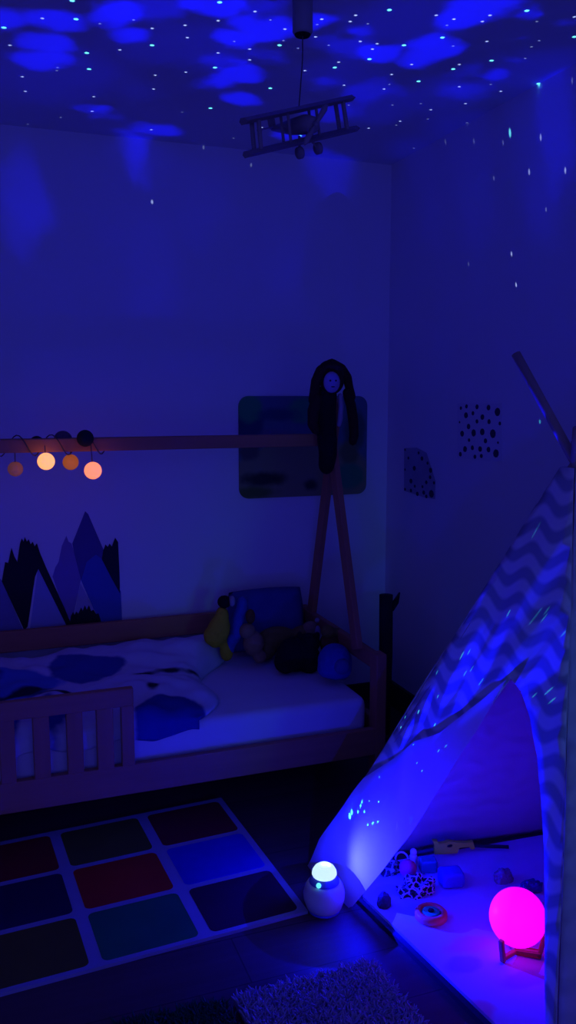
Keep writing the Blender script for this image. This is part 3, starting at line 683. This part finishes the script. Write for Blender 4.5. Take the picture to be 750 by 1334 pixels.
onf = lambda x, y: on(x, y, F1, NF)
left_edge = [(640, 928), (618, 965), (590, 1010), (560, 1054), (530, 1096), (500, 1132), (474, 1160), (459, 1180)]
right_edge = [(712, 1428), (712, 1334), (710, 1230), (708, 1120), (705, 1040), (700, 985), (690, 935), (678, 900)]
poly = [F1, toward(F1, K, .5), toward(F1, K, top), toward(F2, K, top), toward(F2, K, .5), F2] + [onf(*p) for p in right_edge] + [onf(*p) for p in [(665, 884), (640, 917), (615, 941), (582, 966), (547, 977), (511, 1005), (485, 1025), (456, 1064), (428, 1104), (417, 1130)]]
panel('front_canvas', poly, M['chev'], F1, uf, vf, OUTN, sag=.010)
fl = [(664, 886), (640, 928), (618, 965), (590, 1010), (560, 1054), (530, 1096), (499, 1136), (478, 1163), (458, 1186), (430, 1158), (404, 1130), (420, 1094), (448, 1054), (478, 1014), (506, 994), (543, 966), (578, 956), (609, 932), (634, 911)]
panel('door_flap', [onf(*p) for p in fl], M['lining'], F1, uf, vf, OUTN, cuts=.03, sag=.012, seed=9, off=.010)
def side(name, A, B, seed):
    u = (B-A).normalized(); v = (K-(A+u*(K-A).dot(u))).normalized(); n = u.cross(v)
    panel(name, [A, toward(A, K, .5), toward(A, K, top), toward(B, K, top), toward(B, K, .5), B], M['chev'], A, u, v, n, sag=.008, seed=seed)
side('back_left_canvas', F1, B1, 2); side('rear_canvas', B1, B2, 3); side('right_canvas', F2, B2, 5)
for A, ext, o_ in ((F1, .20, (.018, .0, -.01)), (F2, .002, (-.008, -.012, 0)), (B1, .03, (.012, .0, 0)), (B2, .168, (.0, .0, .0))):
    d = K - A; o_ = (F1+F2+B1+B2)/4 - A; o_ = o_.normalized()*.030; bm = NB(); a0 = A + o_ ; a0.z = .002
    tube(bm, [a0, K + o_, K + d*ext + o_], .0125, 12); obj('pole', bm, M['pole'], tp, True)

# floor quilt inside the tent
qm = blotch('quilt_print', (.52, .47, .68), [(.25, -.55, .07, .03, (.60, .25, .34)), (.18, -.62, .05, .03, (.35, .3, .7)), (.34, -.30, .06, .04, (.40, .38, .72)), (.22, -.42, .05, .03, (.62, .36, .55)), (.40, -.50, .06, .03, (.36, .3, .7)),
                                             (.12, -.78, .05, .04, (.6, .3, .4)), (.3, -.72, .06, .03, (.4, .3, .65)), (.5, -.35, .06, .04, (.5, .4, .7)), (.15, -.25, .05, .03, (.42, .4, .75))], .95, 16, .02, .02, (0, 1))
o = thing('tent_quilt', 'padded pale quilt covering the tent floor with a dark front edge', 'quilt', F1)
u = uf; nin = Vector((-uf.y, uf.x, 0));  nin = nin if nin.x > 0 else -nin
c1 = F1 + uf*.245 + nin*.022; c2 = F2 - uf*.035 + nin*.022; c3 = B2 + Vector((-.05, .05, 0)); c4 = B1 + Vector((-.05, -.04, 0)); c0 = F1 + uf*.12 + nin*.13
bm = NB(); prism(bm, [c1, c2, c3, c4, c0], Vector((0, 0, .016))); 
for v in bm.verts: v.co -= F1
q_ = obj('padding', bm, mat('quilt_binding', (.022, .018, .05), .9), None); q_.location = F1; q_.parent = o; q_.matrix_parent_inverse = o.matrix_basis.inverted()
bm = NB(); ins = [c1+nin*.016+uf*.012, c2+nin*.016-uf*.01, c3+Vector((-.01, .01, 0)), c4+Vector((-.01, -.01, 0)), c0+nin*.012+uf*.004]
prism(bm, [p + Vector((0, 0, .0155)) for p in ins], Vector((0, 0, .010)))
for v in bm.verts: v.co -= F1
q_ = obj('quilt_top', bm, qm, None); q_.location = F1; q_.parent = o; q_.matrix_parent_inverse = o.matrix_basis.inverted()
QZ = .0255
fq = lambda x, y, z=QZ: at(x, y, 2, z)

# ------------------------------------------------------------------ glowing ball lamp
c = fq(671, 1246); R_ = .074; bc = Vector((c.x, c.y, 0)); ball_c = at(674, 1195, 1, c.y+.01)
lp = thing('ball_lamp', 'glowing magenta ball lamp on a small reddish stand inside the tent', 'lamp', (ball_c.x, ball_c.y, QZ))
bm = NB(); sphere(bm, ball_c, R_, 40); obj('globe', bm, M['ball'], lp, True)
for k in range(3):
    an = R(200 + k*120); dv = Vector((math.cos(an), math.sin(an), 0)); b0 = Vector((ball_c.x, ball_c.y, 0))
    bm = NB(); beam(bm, b0 + Vector((0, 0, QZ+.008)) , b0 + dv*.060 + Vector((0, 0, QZ+.012)), .014, .012, Vector((0, 0, 1)), .003)
    beam(bm, b0 + dv*.058 + Vector((0, 0, QZ+.002)), b0 + dv*.070 + Vector((0, 0, max(QZ+.03, ball_c.z-.035))), .012, .014, Vector((-dv.y, dv.x, 0)), .003); obj('stand_leg', bm, M['redwood'], lp)

# ------------------------------------------------------------------ toys on the quilt
c = fq(561, 1196)
t = thing('toy_disc', 'round orange plastic toy with a green centre on the quilt', 'toy', c)
bm = NB(); lathe(bm, [(0, 0), (.040, 0), (.046, .004), (.046, .018), (.040, .024), (.030, .024), (.028, .018), (0, .018)], c, 32); obj('rim', bm, M['orange'], t, True)
bm = NB(); lathe(bm, [(.0, .018), (.027, .018), (.024, .022), (.020, .0225), (0, .0225)], c, 28); g_ = obj('centre', bm, M['green'], t, True)
bm = NB(); lathe(bm, [(0, .0225), (.009, .0225), (.008, .026), (0, .026)], c, 20); obj('knob', bm, M['black'], g_, True)
# patterned black and white cloths
def leopard(name, m1, m2, sc):
    m = mat(name, m1, .9); t = m.node_tree; b = t.nodes['Principled BSDF']; tcn = nd(t, 'ShaderNodeTexCoord'); vo = nd(t, 'ShaderNodeTexVoronoi'); vo.feature = 'DISTANCE_TO_EDGE'
    vo.inputs['Scale'].default_value = sc; t.links.new(tcn.outputs['Object'], vo.inputs['Vector']); mr = nd(t, 'ShaderNodeMapRange'); t.links.new(vo.outputs[0], mr.inputs[0])
    mr.inputs[1].default_value = .06; mr.inputs[2].default_value = .14; mx = nd(t, 'ShaderNodeMix', data_type='RGBA'); t.links.new(mr.outputs[0], mx.inputs[0])
    mx.inputs[6].default_value = (*m2, 1); mx.inputs[7].default_value = (*m1, 1); t.links.new(mx.outputs[2], b.inputs['Base Color']); return m
def heap(name, label, cat, px, py, sx, sy, sz, m, seed, z0=QZ, lump=.5):
    c = fq(px, py); bm = NB(); bmesh.ops.create_icosphere(bm, subdivisions=5, radius=1)
    for v in bm.verts:
        p = v.co.copy(); k = 1 + lump*mnoise.noise(p*1.7 + Vector((seed, 0, 0))) + lump*.5*mnoise.noise(p*4.5 + Vector((0, seed, 0)))
        v.co = Vector((p.x*sx*k, p.y*sy*k, max(0, (p.z+.35)*sz*k)))
    o = obj(name, bm, m, None, True); o.location = (c.x, c.y, z0); tag(o, label, cat); return o
heap('patterned_cloth', 'bunched black cloth with pale net pattern in front of the pink ball', 'cloth', 542, 1162, .050, .034, .030, leopard('net_cloth', (.012, .010, .02), (.60, .50, .62), 55), 4)
heap('patterned_scarf', 'dark crumpled patterned cloth at the tent door edge left of the pink ball', 'cloth', 505, 1135, .038, .028, .028, leopard('dark_cloth', (.012, .012, .025), (.30, .32, .20), 45), 11)
heap('dark_toy_cup', 'small dark brownish toy at the quilt corner nearest the projector', 'toy', 500, 1180, .021, .019, .030, mat('dark_brown_toy', (.06, .035, .05), .8, .3), 15, lump=.15)
c = fq(531, 1142); bm = NB(); sphere(bm, (c.x, c.y, QZ+.027), .027, 24); o = obj('toy_ball', bm, M['red'], None, True); tag(o, 'small pink-red ball among the toys in the tent', 'ball')
# little white figure lit cyan by a laser dot
c = fq(538, 1128); t = thing('toy_figure', 'little white toy figure lit cyan behind the pink ball', 'toy', c)
bm = NB(); lathe(bm, [(0, 0), (.014, 0), (.015, .004), (.010, .018), (.013, .032), (.009, .040), (0, .040)], c, 20); obj('body', bm, M['white'], t, True)
bm = NB(); sphere(bm, c + Vector((0, 0, .047)), .011, 16); obj('head', bm, M['white'], t, True)
bm = NB(); c = fq(521, 1124); tube(bm, [c + Vector((.022*math.cos(a), .01*math.sin(a)-.01, .018+.018*math.sin(a))) for a in [k*2*math.pi/20 for k in range(21)]], .003, 6)
o = obj('toy_ring', bm, M['white'], None, True); tag(o, 'thin white ring standing beside the white toy figure', 'toy')
# yellow toy saw
c = fq(595, 1122)
out_ = [(-.062, .0), (-.060, .028), (-.066, .040), (-.050, .040), (-.046, .031), (-.026, .034), (-.014, .038), (.010, .034), (.040, .032), (.066, .034), (.070, .014), (.058, .012), (.052, .020), (.020, .018), (.012, .002), (-.02, -.0)]
t = thing('toy_tool', 'flat yellow plastic toy tool lying behind the blue cloth block', 'toy', c)
ud = Vector((.95, -.30, 0)).normalized(); vd = Vector((.08, .30, .95)).normalized()
bm = NB(); pp = [Vector((c.x, c.y+.02, QZ+.014)) + ud*a*1.0 + vd*b3 for a, b3 in out_]; prism(bm, pp, Vector((.004, .014, 0))); obj('body', bm, M['toyyellow'], t)
bm = NB(); ctr = Vector((c.x, c.y+.018, QZ+.014)) + ud*-.012 + vd*.026; sphere(bm, ctr, (.010, .004, .004), 12); obj('slot', bm, M['black'], t, True)
# teal block and blue block, dark stick
c = fq(557, 1134); bm = NB(); box(bm, -.026, .026, -.02, .02, 0, .040, .005, rot=Matrix.Rotation(R(-14), 3, 'Z')); o = obj('toy_block', bm, M['teal']); o.location = (c.x, c.y, QZ); tag(o, 'dark teal toy block right of the lit toy figure', 'toy')
c = fq(587, 1152); bm = NB(); box(bm, -.036, .036, -.03, .03, 0, .048, .012, rot=Matrix.Rotation(R(-12), 3, 'Z'), seg=4); o = obj('cloth_block', bm, M['toyblue'], None, True); o.location = (c.x, c.y, QZ); tag(o, 'soft blue block in front of the yellow toy tool', 'toy')
bm = NB(); tube(bm, [fq(548, 1122)+Vector((0, .03, .012)), fq(600, 1112)+Vector((0, .03, .014)), fq(662, 1107)+Vector((0, .0, .010))], .006, 8); o = obj('toy_stick', bm, mat('dark_stick', (.02, .02, .06), .7), None, True); tag(o, 'long thin dark stick lying along the back of the tent', 'stick')
heap('crumpled_sock', 'small grey lump of cloth behind the glowing ball', 'cloth', 655, 1148, .030, .022, .03, M['grey'], 21, lump=.2)
heap('dark_cloth', 'dark blue cloth lying behind the glowing ball, right of the grey lump', 'cloth', 692, 1158, .035, .025, .02, mat('dark_blue_cloth', (.04, .04, .2), .9), 27, lump=.3)

# ------------------------------------------------------------------ ceiling spot cylinder and hanging biplane
bc_ = at(394, 45, 1, 2.16); 
lt = thing('ceiling_canister', 'grey cylindrical ceiling mount above the hanging biplane', 'ceiling light', (bc_.x, bc_.y, CEIL))
bm = NB(); lathe(bm, [(0, bc_.z), (.022, bc_.z), (.026, bc_.z+.006), (.026, CEIL-.001), (0, CEIL-.001)], (bc_.x, bc_.y, 0), 28); obj('body', bm, M['steel'], lt, True)
bm = NB(); lathe(bm, [(0, bc_.z-.004), (.019, bc_.z-.004), (.021, bc_.z+.001), (0, bc_.z+.001)], (bc_.x, bc_.y, 0), 24); obj('lens_rim', bm, M['black'], lt, True)
pc = at(392, 163, 1, 2.13)
pl = thing('hanging_biplane', 'dark wooden toy biplane hanging on a cord from the ceiling', 'toy plane', pc)
# local axes: wing span along W, nose toward the viewer
tl = at(317, 158, 1, 2.10); tr_ = at(457, 128, 1, 2.17); bl = at(320, 198, 1, 2.10); br_ = at(464, 171, 1, 2.17)
Wv = (tr_-tl).normalized(); Nn = Vector((-.22, -.93, -.28)).normalized(); Nn = (Nn - Wv*Nn.dot(Wv)).normalized(); Uv = Nn.cross(Wv).normalized()
if Uv.z < 0: Uv = -Uv
rotp = Matrix((Wv, -Nn, Uv)).transposed()
def pbox(bm, c, w_, d_, h_, bev=.003): box(bm, c.x-w_/2, c.x+w_/2, c.y-d_/2, c.y+d_/2, c.z-h_/2, c.z+h_/2, bev, rot=rotp)
def wing(a_, b3):
    bm = NB(); L = (b3-a_).length; c = (a_+b3)/2; n = 14; rings = []
    for i in range(n+1):
        s = -1 + 2*i/n; ch = .040*(1-abs(s)**8*.5)
        p = c + Wv*(s*L/2); pr = [(-ch, 0), (-ch*.6, .008), (ch*.3, .008), (ch, 0), (ch*.3, -.007), (-ch*.6, -.008)]
        rings.append([bm.verts.new(p + Nn*x + Uv*z) for x, z in pr])
    for r0, r1 in zip(rings, rings[1:]):
        for k in range(6): bm.faces.new((r0[k], r0[(k+1) % 6], r1[(k+1) % 6], r1[k]))
    bm.faces.new(rings[0]); bm.faces.new(rings[-1][::-1]); bmesh.ops.recalc_face_normals(bm, faces=bm.faces[:])
    return obj('wing', bm, M['plane'], pl)
wing(tl, tr_); wing(bl, br_)
for f in (.10, .36, .62, .88):
    for s in (-1, 1):
        bm = NB(); a_ = toward(tl, tr_, f)+Nn*.016*s; b3 = toward(bl, br_, f)+Nn*.016*s; tube(bm, [a_, b3], .004 if .2 < f < .8 else .006, 8); obj('strut', bm, M['plane'], pl)
mid = (tl+tr_+bl+br_)/4
nose = mid + Nn*.055 - Uv*.004; tail = mid - Nn*.13 + Uv*.004
bm = NB(); tube(bm, [nose, nose-Nn*.004, mid+Nn*.02, mid-Nn*.04, tail], [.014, .020, .024, .020, .006], 16); fu = obj('fuselage', bm, M['plane'], pl, True)
bm = NB(); pbox(bm, tail+Uv*.018, .004, .032, .036, .002); pbox(bm, tail+Uv*.004, .085, .030, .004, .0015); obj('tail_fins', bm, M['plane'], fu)
hub = nose + Nn*.006
bm = NB(); sphere(bm, hub, .008, 12); pr_ = obj('propeller_hub', bm, M['plane'], pl, True)
dirp = (Wv*.75+Uv*.65).normalized()
for s in (-1, 1):
    bm = NB(); q = dirp.cross(Nn)
    tube(bm, [hub, hub+dirp*s*.025, hub+dirp*s*.048, hub+dirp*s*.060], [.004, .0065, .008, .003], 8); obj('propeller_blade', bm, M['plane'], pr_, True)
for s in (-1, 1):
    wc = mid + Nn*.015 - Uv*.062 + Wv*s*.030
    bm = NB(); tube(bm, [wc - Wv*.005, wc + Wv*.005], .015, 18); wl = obj('wheel', bm, M['plane'], pl, True)
    bm = NB(); tube(bm, [wc, mid - Uv*.024 + Wv*s*.012], .0035, 8); obj('wheel_strut', bm, M['plane'], pl)
bm = NB(); tube(bm, [Vector((bc_.x, bc_.y, bc_.z-.003)), Vector((bc_.x, bc_.y, bc_.z-.06)), (toward(tl, tr_, .5)+Vector((bc_.x, bc_.y, bc_.z-.05)))/2, toward(tl, tr_, .5)+Uv*.004], .0016, 6); obj('cord', bm, M['cord'], pl)
